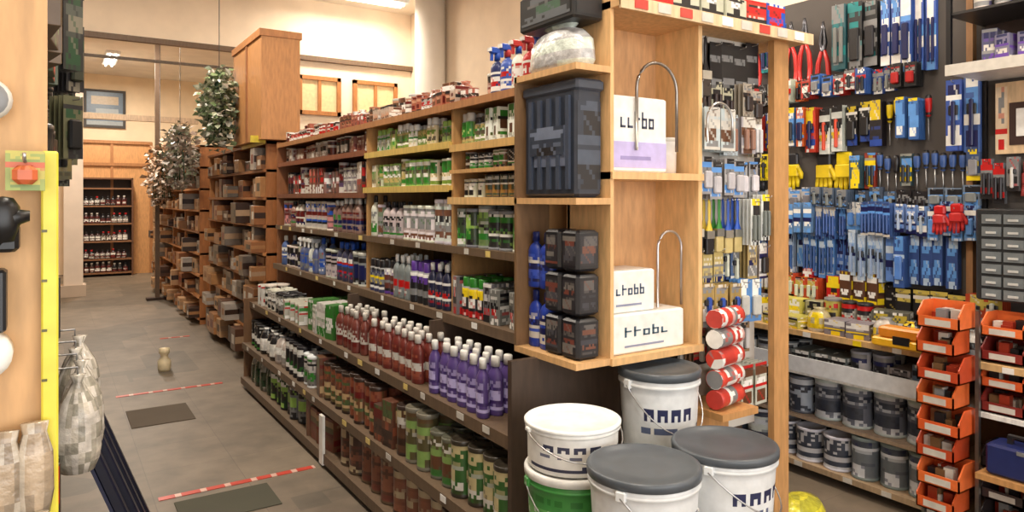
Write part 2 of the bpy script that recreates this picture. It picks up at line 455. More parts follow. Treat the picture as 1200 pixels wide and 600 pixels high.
grp('craft_paint_pots', lambda b: (stock(b,4.12,6.04,1.62,1.84,[g_can(.04,.13,[c(120,60,50),c(170,150,140),DBROWN],[OFF,DRED,DK],[OFF,c(150,110,90)]),g_box(.07,.08,.13,[c(130,80,60),DBROWN,OFF],[DRED,OFF])],r,2),
                               stock(b,4.12,6.04,1.62,1.58,[g_can(.04,.2,[c(100,84,86),c(170,160,150),c(70,56,56),c(130,80,60)],[OFF,DRED,DK,c(90,70,100)],[OFF,DK]),g_box(.08,.1,.2,[c(120,70,50),DK,OFF],[WHITE,RED,DK])],r,2)))
grp('varnish_tins', lambda b: (stock(b,2.23,2.98,1.60,1.32,[g_can(.043,.19,[c(60,76,52),c(46,44,46),c(190,192,185),c(120,150,90)],[WHITE,GREEN,LGREEN,DK],[DK,c(150,150,150),WHITE])],r,2),
                               stock(b,3.02,4.08,1.60,1.32,[g_can(.045,.22,[c(226,226,222),c(215,215,210),c(130,140,120)],[DK,c(80,120,70),c(140,140,140),c(120,80,60)],[WHITE,c(200,200,200),DK]),g_bottle(.04,.24,[WHITE,OFF],[DK,GREEN,GREY],[WHITE,DK])],r,2),
                               stock(b,4.12,6.04,1.60,1.32,[g_can(.055,.21,[c(225,220,215),c(190,180,174),c(120,90,90)],[DK,BLUE,DRED,PINK],[WHITE,OFF]),g_bottle(.045,.22,[WHITE,OFF,c(150,120,110)],[NAVY,DRED,GREY,GREEN],[WHITE,DK])],r,2)))
grp('cleaning_bottles', lambda b: (stock(b,2.25,2.98,1.58,1.0,[g_tube(.03,.21,[c(200,200,200),RED,c(60,110,70),DK,c(80,90,140)],[WHITE,DK,YEL,RED],[WHITE,DK,RED,GREEN]),g_spray(.038,.25,[DK,WHITE,PURPLE],[WHITE,PINK],[WHITE,RED]),g_box(.07,.08,.18,[DK,GREY,OFF],[RED,WHITE,DK])],r,3,(1,3)),
                               stock(b,3.02,4.08,1.58,1.0,[g_tube(.03,.22,[DK,c(60,44,70),c(60,60,90),c(110,60,50),c(200,196,190),c(60,90,60)],[WHITE,PURPLE,GREY,DK,YEL],[DK,PURPLE,WHITE,RED]),g_bottle(.035,.23,[c(40,40,70),DK,c(90,50,60),GREY],[WHITE,GREY,RED],[DK,WHITE])],r,3,(1,3)),
                               stock(b,4.12,6.04,1.58,1.0,[g_bottle(.045,.25,[c(80,100,150),WHITE,c(130,150,190),c(60,60,80)],[WHITE,BLUE,GREY,RED],[WHITE,BLUE]),g_spray(.045,.26,[WHITE,c(90,100,140),c(90,130,90)],[BLUE,GREY],[WHITE,GREY]),g_can(.05,.2,[OFF,GREY],[DK,NAVY],[OFF])],r,2,(1,3))))
grp('purple_bottles', lambda b: stock(b,2.34,2.92,1.385,.69,[g_bottle(.037,.235,[c(86,66,130)],[c(120,100,165),c(70,50,110),LILAC],[WHITE],neck=.45,var=.2)],r,3,(14,14),fillk=1))
grp('red_wood_stain_bottles', lambda b: stock(b,2.94,4.12,1.385,.69,[g_bottle(.036,.225,[c(110,46,40),c(86,38,34),c(120,64,50)],[c(150,80,60),DRED,OFF],[WHITE,c(230,225,215)],neck=.42,var=.4),g_bottle(.038,.24,[c(120,60,50)],[OFF,DRED],[OFF],neck=.42,var=.3)],r,3,(5,8)))
grp('green_bottles', lambda b: stock(b,4.14,4.7,1.385,.69,[g_spray(.045,.25,[c(60,120,60),c(60,110,60),c(120,140,100)],[WHITE,LGREEN],[c(60,130,60),WHITE]),g_box(.09,.09,.2,[c(60,110,50),OFF],[WHITE,GREEN])],r,3))
grp('mixed_bags', lambda b: (stock(b,4.74,6.04,1.385,.69,[g_bag(.13,.12,.2,[OFF,c(180,180,170),c(90,90,80)],[WHITE,GREEN,DK]),g_box(.1,.1,.18,[OFF,DK,c(120,110,90)],[WHITE,GREEN,RED]),g_can(.05,.18,[GREY,OFF],[DK,WHITE],[OFF,DK])],r,2)))
wood = [c(96,62,46),c(116,74,52),c(76,54,42)]
wacc = [c(140,78,54),c(190,160,118),DRED,c(80,96,56),c(60,44,36)]
grp('woodstain_tins', lambda b: (stock(b,3.1,4.3,1.325,.36,[g_can(.055,.235,wood,wacc,[c(60,44,36),c(120,104,84),c(90,70,52)]),g_box(.09,.1,.23,wood,wacc)],r,3),
                             stock(b,2.1,3.1,1.325,.36,[g_can(.055,.235,[c(64,90,48),c(84,80,48),c(90,64,44)],[c(190,175,130),c(130,160,86),c(60,110,50),BROWN,OFF],[c(56,46,38),c(110,105,90)]),g_can(.05,.22,[c(96,66,46),c(60,100,46)],[c(190,175,130),DBROWN,OFF],[c(70,90,50),c(56,46,38)])],r,3)))
grp('decking_oil_tins', lambda b: stock(b,2.1,4.5,1.318,.08,[g_box(.12,.12,.24,wood,[c(120,66,50),c(100,90,58),DRED,c(170,136,100)]),g_can(.07,.24,wood,[c(106,56,44),c(130,80,58),c(170,150,118)],[DBROWN,c(90,70,54)])],r,2))
grp('assorted_sundries', lambda b: (stock(b,4.35,6.04,1.325,.36,[g_can(.05,.22,[DK,GREY,OFF],[WHITE,GREEN,DK],[DK,WHITE]),g_box(.11,.1,.21,[c(90,80,70),GREY,OFF],[DK,RED,WHITE]),g_bag(.13,.12,.2,[OFF,DK,c(120,130,110)],[GREY,WHITE])],r,2),
                               stock(b,4.55,6.04,1.318,.08,[g_can(.06,.24,[GREY,DGREEN,OFF],[WHITE,LGREEN,DK],[OFF,DK]),g_bag(.15,.14,.24,[c(150,160,140),c(80,95,70)],[OFF,DGREEN])],r,2)))
grp('backside_paint_tins', lambda b: [stock(b,2.15,6.0,2.54,z,[g_can(.07,.2,[WHITE,BLUE,RED,GREY],[DK,WHITE,BLUE],[OFF,DK])],r,1,face=1) for z in (.08,.42,.8,1.2,1.6)])

# near-end side display
b = B(); b.mat = W
for z in (1.0,1.55,2.0): b.box(1.45,1.83,z-.022,1.60,2.2,z,c(206,162,110))
b.box(1.45,2.185,1.0,1.60,2.2,2.0,c(120,90,60))
b.build('end_side_shelf')
b = B(); b.box(1.475,1.86,1.552,1.59,2.17,1.93,c(42,48,60),.012); b.box(1.47,1.85,1.915,1.593,2.178,1.955,c(64,70,82),.008)
for i in range(5): b.box(1.466,1.89+i*.055,1.58,1.476,1.91+i*.055,1.90,c(62,70,86))
b.box(1.470,1.9,1.66,1.4735,2.1,1.8,c(96,104,124)); b.panel((1.4655,2.12,1.70),(0,-.2,0),(0,0,.1),design(7,14,c(50,58,72),[c(110,120,140),DK],R))
b.panel((1.48,1.8585,1.58),(.1,0,0),(0,0,.3),design(18,8,c(44,50,62),[c(70,78,92),DK],R))
b.build('plastic_storage_tub')
b = B(); b.M = T(1.525,2.01,2.0,FX); w_,d_,dr = g_bag(.34,.145,.16,[c(205,204,202)],[c(190,190,190),c(170,170,170)])(R); dr(b); b.M = I4; b.build('white_dust_sheet_bag')
for i,(z,h) in enumerate(((2.16,.13),(2.29,.2))):
    b = B(); b.box(1.465,1.86,z,1.595,2.19,z+h,c(30,32,34),.008); b.panel((1.4635,2.17,z+.02),(0,-.29,0),(0,0,h-.04),design(9,16,c(34,36,38),[c(90,95,100),c(60,90,70),c(120,120,120)],R))
    b.panel((1.475,1.8585,z+.015),(.11,0,0),(0,0,h-.03),design(8,8,c(34,36,38),[c(70,84,80),DK],R)); b.build('power_tool_case')
grp('blue_bottles', lambda b: [(setattr(b,'M',T(1.515,2.15-k*.075,z,FX)), g_bottle(.036,.21,[c(34,60,150)],[c(60,84,180),OFF,NAVY],[c(24,40,110)],var=.2)(R)[2](b)) for k in range(2) for z in (1.0,1.22)])
b = B()
for i in range(3):
    for k in range(2):
        b.M = T(1.525,1.9+k*.1,1.0+i*.15,FX); b.box(-.046,-.05,0,.046,.05,.14,c(30,30,34),.01); b.panel((-.036,-.0505,.02),(.072,0,0),(0,0,.1),design(12,10,c(44,42,46),[c(110,105,100),c(110,60,50),c(70,70,76)],R))
        b.panel((.0465,-.036,.02),(0,.072,0),(0,0,.1),design(12,10,c(40,38,42),[c(90,86,84),c(110,70,56),c(60,60,66)],R))
b.M = I4; b.build('black_grout_tubs')
grp('top_spray_bottles', lambda b: [(setattr(b,'M',T(1.65,2.3+k*.085,2.0,FX)), g_spray(.04,.22,[[c(60,90,180),RED,WHITE,c(60,90,180),c(40,50,100)][k]],[WHITE,RED],[BLUE,c(190,60,60)])(R)[2](b)) for k in range(5)])

# ================================================================= END CAP
def endcap():
    b = B(); b.mat = W; L = WOODL
    b.box(1.60,1.83,.98,1.615,2.07,2.6,L); b.box(2.035,1.83,.98,2.055,2.07,2.22,c(226,186,132))
    b.box(1.60,2.055,.98,2.055,2.075,2.6,c(206,158,110))
    b.box(1.60,1.82,.975,2.055,2.07,1.0,c(214,172,118)); b.box(1.60,1.82,1.615,2.055,2.07,1.64,c(220,178,124))
    b.box(1.60,1.78,2.20,2.67,2.10,2.225,c(214,172,122)); b.box(1.60,1.775,2.19,2.67,1.785,2.235,c(220,190,150))
    b.box(2.485,1.83,0,2.58,1.86,2.2,c(190,142,90))
    b.mat = P; b.box(2.055,1.94,.6,2.5,1.955,2.2,c(206,200,190))
    b.mat = G
    for i in range(9):
        x = 1.66+i*.11; b.box(x,1.771,2.197,x+.06,1.775,2.23, R.choice([c(200,70,60),WHITE,OFF,c(200,70,60)]))
    b.panel((1.62,2.0525,1.36),(.14,0,0),(0,0,.10),design(7,14,c(206,180,170),[PURPLE,LILAC],R))
    b.build('end_display_cabinet')
endcap()
def pack(name,x0,x1,y0,z0,h,dp,top=None,text=NAVY,seed=0):
    rr = random.Random(seed); b = B(); b.box(x0,y0,z0,x1,y0+dp,z0+h,WHITE,.006)
    if top: b.box(x0-.001,y0-.001,z0+.01,x1+.001,y0+dp*.98,z0+h*.42,top,.006)
    n = 5; w = (x1-x0)*.62/n; zb = z0+h*(.58 if top else .42); hh = h*.25 if not top else h*.22
    for i in range(n):
        xx = x0+(x1-x0)*.17+i*w; k = rr.randint(0,3); y = y0-.0015
        b.box(xx,y,zb,xx+w*.2,y0+.001,zb+hh*(1 if k>1 else .62),text)
        if k != 1: b.box(xx,y,zb+hh*.5,xx+w*.72,y0+.001,zb+hh*.64,text)
        if k in (0,3): b.box(xx+w*.55,y,zb,xx+w*.72,y0+.001,zb+hh*.6,text)
        if k != 2: b.box(xx,y,zb,xx+w*.7,y0+.001,zb+hh*.14,text)
    b.box(x0+(x1-x0)*.17,y0-.0015,z0+h*.16,x0+(x1-x0)*.7,y0+.001,z0+h*.21,c(140,146,170) if not top else c(150,140,190))
    for q in (.1,.28): b.box(x1-.0005,y0+dp*.2,z0+h*q,x1+.001,y0+dp*.8,z0+h*(q+.06),GREY)
    return b.build(name)
pack('white_roller_kit_box',1.625,1.90,1.86,1.642,.27,.17,LILAC,c(60,66,90),3)
pack('white_tile_adhesive_box',1.622,1.85,1.87,1.142,.15,.16,None,c(60,80,110),4)
pack('white_tile_adhesive_box',1.622,1.98,1.85,1.001,.14,.18,None,c(60,90,110),5)
def hoop(name, pts, r, col):
    b = B(); b.mat = S; b.tube(pts, r, col, 8); return b.build(name)
def arc(cx, y, zb, w, hgt, n=14, dy=0):
    P_ = [(cx-w, y, zb)]
    for i in range(n+1):
        a = math.pi - math.pi*i/n; P_.append((cx+w*math.cos(a), y+dy*math.sin(a), zb+hgt+w*math.sin(a)))
    P_.append((cx+w, y, zb)); return P_
hoop('steel_wire_handle', arc(1.955,1.90,1.143,.062,.22), .005, c(200,200,205))
hoop('steel_wire_handle', arc(1.84,1.85,1.72,.10,.22), .006, c(150,146,142))
hoop('steel_wire_handle', arc(2.12,1.80,1.76,.07,.08), .005, c(190,190,190))
b = B(); b.M = T(1.955,1.93,1.642); b.lathe([(0,0),(.045,0),(.048,.12),(.05,.125),(.05,.135),(0,.135)],16,[WHITE,WHITE,OFF,OFF,WHITE]); b.M = I4; b.build('white_plastic_pot')
grp('red_boxes', lambda b: stockX(b,1.65,2.6,1.80,2.235,[g_box(.12,.12,.1,[RED,c(200,60,40),OFF,BLUE],[WHITE,RED,DK])],R,2))
b = B(); wht=[c(225,226,228),c(190,196,202),c(205,205,200),c(160,160,160),c(190,180,160)]
E0,E1,EY = 2.06,2.485,1.94
pegs(b,E0,E1,2.18,EY,[p_brush(.055,.24,[DK,c(60,50,44)],[NAVY,DK,DK]),p_brush(.045,.24,[DK],[c(120,40,44),NAVY]),p_blister(.07,.22,[DK,c(60,60,70)],[GREY,DK],[DK,BROWN])],r,'X')
pegs(b,E0,E1,2.0,EY,[p_blister(.06,.14,wht+[DK],[GREY,BROWN,DK],[DK,c(60,50,46)])],r,'X')
pegs(b,E0,E1,1.88,EY-.03,[p_blister(.06,.17,wht,[GREY,WHITE,DK],[c(200,200,205),DK]),p_blister(.08,.18,wht,[OFF,GREY,BROWN],[OFF,c(150,110,90)])],r,'X')
pegs(b,E0,E1,1.70,EY,[p_blister(.06,.16,wht,[LBLUE,WHITE,GREY,DK],[c(210,210,215),c(150,80,70)])],r,'X')
pegs(b,E0,E1,1.55,EY-.02,[p_brush(.05,.22,[c(200,180,120),DK],[BLUE,c(220,190,60),GREEN]),p_blister(.05,.2,[BLUE,WHITE,YEL,OFF],[WHITE,DK,YEL,GREY],[YEL,DK,GREY])],r,'X')
pegs(b,E0,E1,1.36,EY,[p_blister(.055,.17,[c(80,110,150),WHITE,c(190,170,110),OFF],[GREY,WHITE,NAVY],[OFF,DK])],r,'X')
pegs(b,E0,E1,1.22,EY-.03,[p_blister(.07,.17,[LBLUE,WHITE,c(180,150,90)],[BLUE,WHITE,GREY],[BLUE,OFF])],r,'X')
pegs(b,E0,E1,1.06,EY,[p_blister(.08,.17,[WHITE,OFF,c(150,120,90)],[RED,WHITE,DK],[RED,OFF])],r,'X')
pegs(b,2.2,E1,.88,EY,[p_blister(.08,.2,[OFF,c(150,130,100),c(190,70,50)],[RED,BROWN,WHITE],[DK,OFF])],r,'X')
b.M = I4; b.build('hanging_paint_brushes')
b = B()
for i in range(5):
    b.M = T(2.14,1.79,.80+i*.075,.2) @ Matrix.Rotation(math.pi/2,4,'Y')
    pr = [(0,-.085),(.034,-.085)]+[(.036,-.085+.17*t/9) for t in range(10)]+[(.034,.085),(0,.085)]
    d = design(len(pr),14,WHITE,[c(206,70,56),c(206,70,56),c(190,60,50),GREY],R)
    b.lathe(pr,14,lambda a,j: d[a][j])
b.M = I4; b.build('red_white_barrier_tape_rolls')
b = B(); b.mat=W; b.box(2.04,1.72,.735,2.24,1.86,.76,WOODM); b.box(2.04,1.86,.6,2.24,1.94,.76,WOODM); b.build('small_bracket_shelf')

# ================================================================= BUCKETS
def bucket(x,y,z,rad,h,body,label,lid,rng,rot=0):
    b = B(); b.M = T(x,y,z,rot)
    rb = rad*(1-.14*min(1,h/.27)); rows = 12
    pr = [(0,0),(rb*.96,0),(rb,.006)]
    for t in range(1,rows+1): pr.append((rb+(rad*.94-rb)*t/rows, .006+(h*.80)*t/rows))
    pr += [(rad*.985,h*.83),(rad*.985,h*.86),(rad*.95,h*.865),(rad*.95,h*.90),(rad,h*.905),(rad*1.005,h*.97),(rad*.985,h*.99),(rad*.93,h*.992),(rad*.90,h*.965),(rad*.45,h*.962),(0,h*.962)]
    SG = 72
    bg, acc, mode = label
    d = design(rows,24,bg,acc,rng)
    d2 = [[acc[1] if rng.random()<.65 else bg for j in range(72)] for t in range(3)]
    def cf(i,j):
        if i < 3: return body
        if i < 2+rows:
            t = i-2
            if 1 <= t < rows-1:
                if mode == 'wrap': return d[t][j%24]
                jj = (j % 36)
                # navy swoosh rising to the right, headline above
                if t <= 1+max(0,(jj-12))*.35 and t <= 6 and jj < 30: return acc[0]
                if t == 8 and 5 <= jj <= 20 and jj % 4: return acc[0]
                if t == 7 and 5 <= jj <= 20 and jj % 2: return acc[0]
                if t == 5 and 4 <= jj <= 14: return d2[0][j]
            return body
        if i < 2+rows+4: return body
        return lid
    b.lathe(pr,SG,cf)
    b.mat = S
    pts = [(rad*1.03*math.cos(a), rad*1.03*math.sin(a), h*.84-(.50*h)*math.sin(a-math.pi)) for a in [math.pi+math.pi*k/16 for k in range(17)]]
    b.tube(pts,.0024,c(190,190,190),6); b.mat = G
    for sg in (-1,1): b.box(sg*rad*.98-.008,-.014,h*.80,sg*rad*.98+.008,.014,h*.90,body,.003)
    return b.build('paint_bucket')
br = random.Random(5)
DKLID = c(78,84,90)
def stack(x,y,rad,specs):
    z = 0
    for h,body,label,lid in specs:
        bucket(x,y,z,rad,h,body,label,lid,br,br.uniform(-.5,.5)); z += h
wl = (WHITE,(WHITE,[c(60,62,84),c(110,112,130)],'patch'),c(240,240,236))
gl = (c(66,140,66),(c(66,140,66),[c(50,116,50),c(100,170,90),WHITE],'wrap'),WHITE)
dl = (c(222,224,224),(WHITE,[c(38,42,78),c(90,100,130)],'patch'),DKLID)
stack(1.357,1.73,.15,[(.2,)+gl,(.25,)+gl,(.28,)+gl,(.14,)+wl]); stack(1.352,1.41,.155,[(.277,)+dl]*3); stack(1.715,1.44,.158,[(.27,)+dl]*3); stack(1.80,1.80,.145,[(.32,)+dl]*3)
b = B(); b.M = T(2.9,2.0,0,.4); b.mat = F; b.lathe([(0,0),(.15,0),(.17,.04),(.16,.10),(.13,.14),(.05,.17),(0,.17)],18,lambda i,j:(c(226,214,60) if (i+j//5)%3 else c(190,184,60)),sx=1.1,sy=.7); b.M=I4; b.build('yellow_sand_bag')

# ================================================================= RIGHT SIDE DISPLAY
def right_unit():
    b = B(); y0,y1 = .3,5.8
    b.mat = P; b.box(3.84,y0,.85,3.87,y1,2.75,c(92,86,82)); b.mat = W
    b.box(3.87,y0,0,3.9,y1,2.75,WOODD)
    for z,xf,t,col in ((.81,3.50,.03,c(206,168,116)),(.585,3.50,.02,WHITE),(.33,3.52,.018,c(160,140,120)),(.08,3.50,.03,c(170,145,115))):
        b.box(xf,y0,z-t,3.87,y1,z,col)
    b.mat = G; b.box(3.488,1.72,.58,3.50,3.4,.665,c(215,218,222)); b.mat = W
    for y in (.3,1.66,3.4,5.78): b.box(3.50,y,0,3.87,y+.03,.81,c(150,110,72)); b.box(3.80,y,.81,3.87,y+.03,2.75,c(150,110,72))
    b.mat = G
    y = .35
    while y < 5:
        b.box(3.497,y,.78,3.4995,y+.045,.806,R.choice([WHITE,YEL,WHITE])); b.box(3.497,y+.05,.052,3.4995,y+.1,.078,OFF); y += R.uniform(.1,.3)
    b.build('tool_display_shelving')
right_unit()
gy = [c(150,156,166),c(100,106,116),c(190,192,196)]
grp('grey_paint_tins', lambda b: (stock(b,1.72,3.38,3.51,.08,[g_can(.082,.22,gy,[c(50,56,70),c(200,204,210),NAVY,c(60,66,80)],[c(210,210,212),c(130,134,142)])],r,2,(2,4)),
                                 stock(b,1.72,3.38,3.53,.33,[g_can(.075,.21,gy,[c(50,56,70),c(40,44,56),c(190,194,200)],[c(200,200,205),c(90,94,104)])],r,2,(2,4)),
                                 stock(b,1.72,3.38,3.53,.585,[g_can(.06,.16,[c(110,126,146),c(90,94,100),c(180,182,186)],[DK,NAVY,GREY],[c(150,155,165),c(90,94,102)]),g_box(.1,.1,.14,[c(90,100,120),GREY],[DK,WHITE])],r,2)))
grp('toolbox_goods', lambda b: (stock(b,1.5,3.4,3.51,.81,[g_box(.13,.12,.08,[c(190,180,90),GREY,c(90,90,80),YEL],[DK,YEL,WHITE]),g_bag(.13,.12,.13,[c(170,170,160),c(190,184,130),DK],[OFF,YEL,GREY]),g_can(.04,.14,[DK,YEL,OFF],[DK,RED],[DK,YEL])],r,1,(1,2)),
                                stock(b,1.5,3.4,3.63,.81,[g_box(.09,.1,.17,[c(170,160,120),GREY,c(90,90,80),c(200,190,90)],[DK,YEL,WHITE]),g_can(.045,.19,[DK,c(170,160,80),OFF],[DK,RED],[DK,GREY])],r,1,(1,2)),
                               stock(b,2.1,3.4,3.74,.95,[g_box(.08,.06,.18,[RED,c(180,60,44),c(90,60,40)],[YEL,WHITE,DK])],r,1,(1,3))))
PX = 3.83
bl = [c(60,100,170),c(90,130,190),c(50,84,150),c(40,66,130)]
b = B()
pegs(b,1.83,2.12,2.62,PX,[p_blister(.08,.48,[c(80,70,120),c(80,100,160),c(60,60,80)],[LBLUE,GREY,NAVY],[NAVY,c(100,80,130)]),p_blister(.05,.42,[c(60,90,160)],[LBLUE,WHITE],[NAVY])],r,run=(1,2))
pegs(b,2.12,2.42,2.64,PX,[p_blister(.10,.42,[c(180,190,186),c(60,120,124),c(150,160,160)],[TEAL,WHITE,GREY],[c(60,60,70),TEAL]),p_blister(.08,.38,[c(40,90,100),DK],[GREY,TEAL],[DK,GREY])],r,run=(1,2))
pegs(b,2.42,2.54,2.58,PX,[p_pliers(.42,[c(200,44,40)])],r,run=(1,1))
pegs(b,2.54,3.4,2.64,PX,[p_blister(.08,.3,bl+[WHITE],[LBLUE,WHITE,TEAL],[NAVY,OFF]),p_blister(.1,.4,[c(160,170,175),c(70,100,130)],[WHITE,TEAL,GREY],[DK]),p_pliers(.38,[c(200,44,40)])],r,run=(1,2))
pegs(b,1.9,3.4,2.26,PX-.01,[p_blister(.06,.14,bl+[OFF,DK,c(190,60,50),c(210,110,50)],[WHITE,GREY,DK,RED],[DK,GREY,RED])],r,run=(1,2))
b.M = I4; b.build('hanging_hand_tools')
b = B()
pegs(b,1.62,1.84,2.14,PX,[p_blister(.07,.36,[c(60,90,170),c(80,110,180)],[LBLUE,WHITE,NAVY],[NAVY])],r)
pegs(b,1.85,3.4,2.08,PX,[p_blister(.07,.26,bl+[c(230,200,40),DK,c(205,205,200),c(190,60,44),c(70,120,80)],[c(40,70,150),c(230,200,40),WHITE,DK],[YEL,DK,NAVY,c(200,70,40)]),p_blister(.05,.25,bl+[c(215,100,44)],[WHITE,LBLUE,YEL],[DK,NAVY]),p_driver(.24,[YEL,BLUE,RED])],r,run=(1,2))
b.M = I4; b.build('hanging_blister_packs')
b = B()
pegs(b,2.28,2.62,1.81,PX,[p_glove(.24,[c(236,204,40)],[DK,YEL])],r,run=(1,3))
pegs(b,2.62,3.4,1.81,PX,[p_glove(.23,[YEL,c(60,60,66)],[c(40,40,44)]),p_blister(.06,.2,[DK,YEL,c(90,90,90)],[YEL,DK],[DK])],r,run=(1,2))
pegs(b,1.62,2.28,1.79,PX,[p_blister(.06,.19,[c(60,80,90),DK,c(90,110,110),c(60,84,130),c(150,60,44)],[c(150,150,140),LBLUE,YEL],[DK,GREY]),p_driver(.2,[c(60,90,150),DK])],r,run=(1,2))
b.M = I4; b.build('hanging_work_gloves')
b = B()
pegs(b,1.62,3.4,1.60,PX,[p_blister(.075,.12,[c(80,96,110),DK,c(110,130,150),OFF],[GREY,DK,LBLUE],[DK,GREY])],r,run=(1,3))
pegs(b,1.62,3.4,1.52,PX-.02,[p_blister(.05,.18,[c(80,110,160),c(110,140,185),c(60,90,150),c(180,190,200)],[WHITE,LBLUE,NAVY],[LBLUE,c(170,185,200)]),p_blister(.04,.2,[c(70,100,160)],[LBLUE,NAVY,OFF],[c(60,90,150)])],r,run=(1,4))
pegs(b,1.72,3.4,1.36,PX,[p_blister(.045,.27,[c(60,90,155),c(90,130,190),c(70,110,175),c(150,175,205)],[c(190,205,220),LBLUE,NAVY],[c(50,84,150),c(140,165,200)]),p_blister(.055,.3,[c(60,90,150)],[LBLUE,c(170,190,210)],[c(80,120,190)])],r,run=(1,4))
b.M = I4; b.build('hanging_blue_trowels')
b = B()
pegs(b,1.5,3.4,1.08,PX,[p_blister(.08,.14,[c(130,60,46),c(110,110,100),DK,c(180,70,40)],[c(190,170,80),OFF,DK],[OFF,DK])],r)
b.M = I4; b.build('hanging_sanding_pads')
b = B()
pegs(b,1.66,1.86,1.52,3.74,[p_glove(.15,[c(196,50,50)],[RED])],r); b.M=I4; b.build('red_gloves')

b = B(); b.mat = G
b.box(3.45,.6,2.12,3.83,1.62,2.15,c(225,225,225)); b.box(3.44,.6,2.11,3.452,1.62,2.16,OFF)
for z in (2.4,2.62): b.box(3.46,.6,z-.012,3.83,1.62,z,c(40,38,38))
for y in (.6,1.60): b.box(3.45,y,2.15,3.47,y+.02,2.9,BLACK); b.box(3.8,y,1.0,3.82,y+.02,2.9,BLACK)
b.box(3.80,.62,2.15,3.81,1.6,2.9,c(60,50,48))
b.build('black_metal_rack')
grp('rack_goods', lambda b: [stock(b,.64,1.58,3.47,z,[g_box(.07,.08,.16,[c(120,120,140),c(80,80,110),c(150,150,150)],[OFF,PURPLE,GREY,NAVY]),g_can(.04,.15,[c(120,120,140),c(90,80,120)],[OFF,GREY],[OFF])],r,2) for z in (2.15,2.4,2.62)])
b = B(); b.mat=W; b.box(3.80,.7,1.76,3.83,1.56,2.1,c(222,190,150)); b.mat=G
b.box(3.794,1.30,1.80,3.80,1.50,2.0,c(60,40,36)); b.box(3.791,1.33,1.84,3.794,1.47,1.97,WHITE); b.box(3.7885,1.37,1.87,3.791,1.43,1.94,c(40,36,36)); b.box(3.79,.95,1.78,3.80,1.2,2.02,c(220,120,110))
b.panel((3.7995,1.56,1.78),(0,-.05,0),(0,0,.3),design(12,4,c(222,200,170),[GREY,RED],R))
b.build('notice_board')
b = B(); b.box(3.60,.8,1.08,3.82,1.56,1.50,c(44,46,48),.006)
for i in range(7):
    for k in range(8):
        y = .83+k*.089; z = 1.09+i*.057
        b.box(3.592,y,z,3.60,y+.079,z+.043,c(110,116,118)); b.box(3.586,y+.02,z+.012,3.592,y+.06,z+.022,c(190,190,186))
b.build('small_parts_drawer_cabinet')
b = B()
pegs(b,.8,1.62,1.73,3.80,[p_glove(.18,[c(170,70,66)],[c(180,60,60)]),p_blister(.05,.2,[OFF,GREY,c(190,120,110),c(100,100,110)],[RED,DK,GREY],[DK,OFF])],r); b.M=I4; b.build('hanging_key_blanks')
def bin_(b,x,y,z,w,d,h,col):
    b.M = T(x,y,z,FX); t=.006
    b.box(-w/2,-d/2,0,w/2,d/2,t,col); b.box(-w/2,d/2-t,0,w/2,d/2,h,col)
    for s in (-1,1):
        xa = s*w/2-(t if s>0 else 0); n=b.pts([(xa,-d/2,0),(xa,d/2,0),(xa,d/2,h),(xa,-d/2+d*.35,h),(xa,-d/2,h*.55),(xa+t,-d/2,0),(xa+t,d/2,0),(xa+t,d/2,h),(xa+t,-d/2+d*.35,h),(xa+t,-d/2,h*.55)])
        b.face([n,n+1,n+2,n+3,n+4],col); b.face([n+9,n+8,n+7,n+6,n+5],col)
        for q in range(5): b.face([n+q,n+(q+1)%5,n+5+(q+1)%5,n+5+q],col)
    b.box(-w/2,-d/2,0,w/2,-d/2+t,h*.45,col); b.box(-w*.3,-d/2-.002,h*.1,w*.3,-d/2,h*.35,OFF)
    for q in range(7): 
        xx=R.uniform(-w*.3,w*.3); yy=R.uniform(-d*.2,d*.3); b.box(xx-.02,yy-.02,t,xx+.02,yy+.02,h*R.uniform(.5,.85),R.choice([DK,GREY,OFF,c(120,90,60),c(150,50,30)]))
OR=[c(214,92,44),c(226,110,54),c(190,70,36)]
b = B(); b.mat = S; b.box(3.42,1.47,0,3.44,1.485,1.05,GREY); b.box(3.42,1.70,0,3.44,1.715,1.05,GREY); b.mat = G
for i in range(8): bin_(b,3.40-.014*(i%2),1.59+.02*((i+1)%2),.14+i*.118,.16+.02*(i%2),.15,.115,OR[i%3])
b.M=I4; b.build('orange_picking_bins')
b = B()
for z in (.09,.2,.34,.46,.59,.70,.82,.93):
    for k in range(5):
        if R.random()<.85: bin_(b,3.60,.66+k*.19,z,.17,.16,.10,R.choice(OR+[c(60,50,50),c(130,44,38),c(90,90,90),c(50,44,44)]))
b.M=I4; b.build('small_parts_bins')
b = B(); b.box(3.36,1.12,.37,3.50,1.42,.50,c(34,44,96),.01); b.box(3.355,1.24,.48,3.36,1.30,.495,GREY); b.box(3.42,1.18,.50,3.44,1.20,.53,DK); b.box(3.42,1.34,.50,3.44,1.36,.53,DK); b.box(3.42,1.18,.525,3.44,1.36,.54,DK,.003); b.mat=W; b.box(3.34,.6,.34,3.6,1.45,.365,WOODM); b.build('blue_tool_box')
b = B(); b.M = T(3.49,1.83,.815,FX)
b.box(-.14,-.05,0,.14,.05,.045,c(236,180,40),.008); b.box(-.11,-.045,.045,.12,.045,.10,c(226,140,40),.01); b.box(-.03,-.052,.02,.05,-.046,.06,DK); b.M=I4; b.build('yellow_tile_cutter')

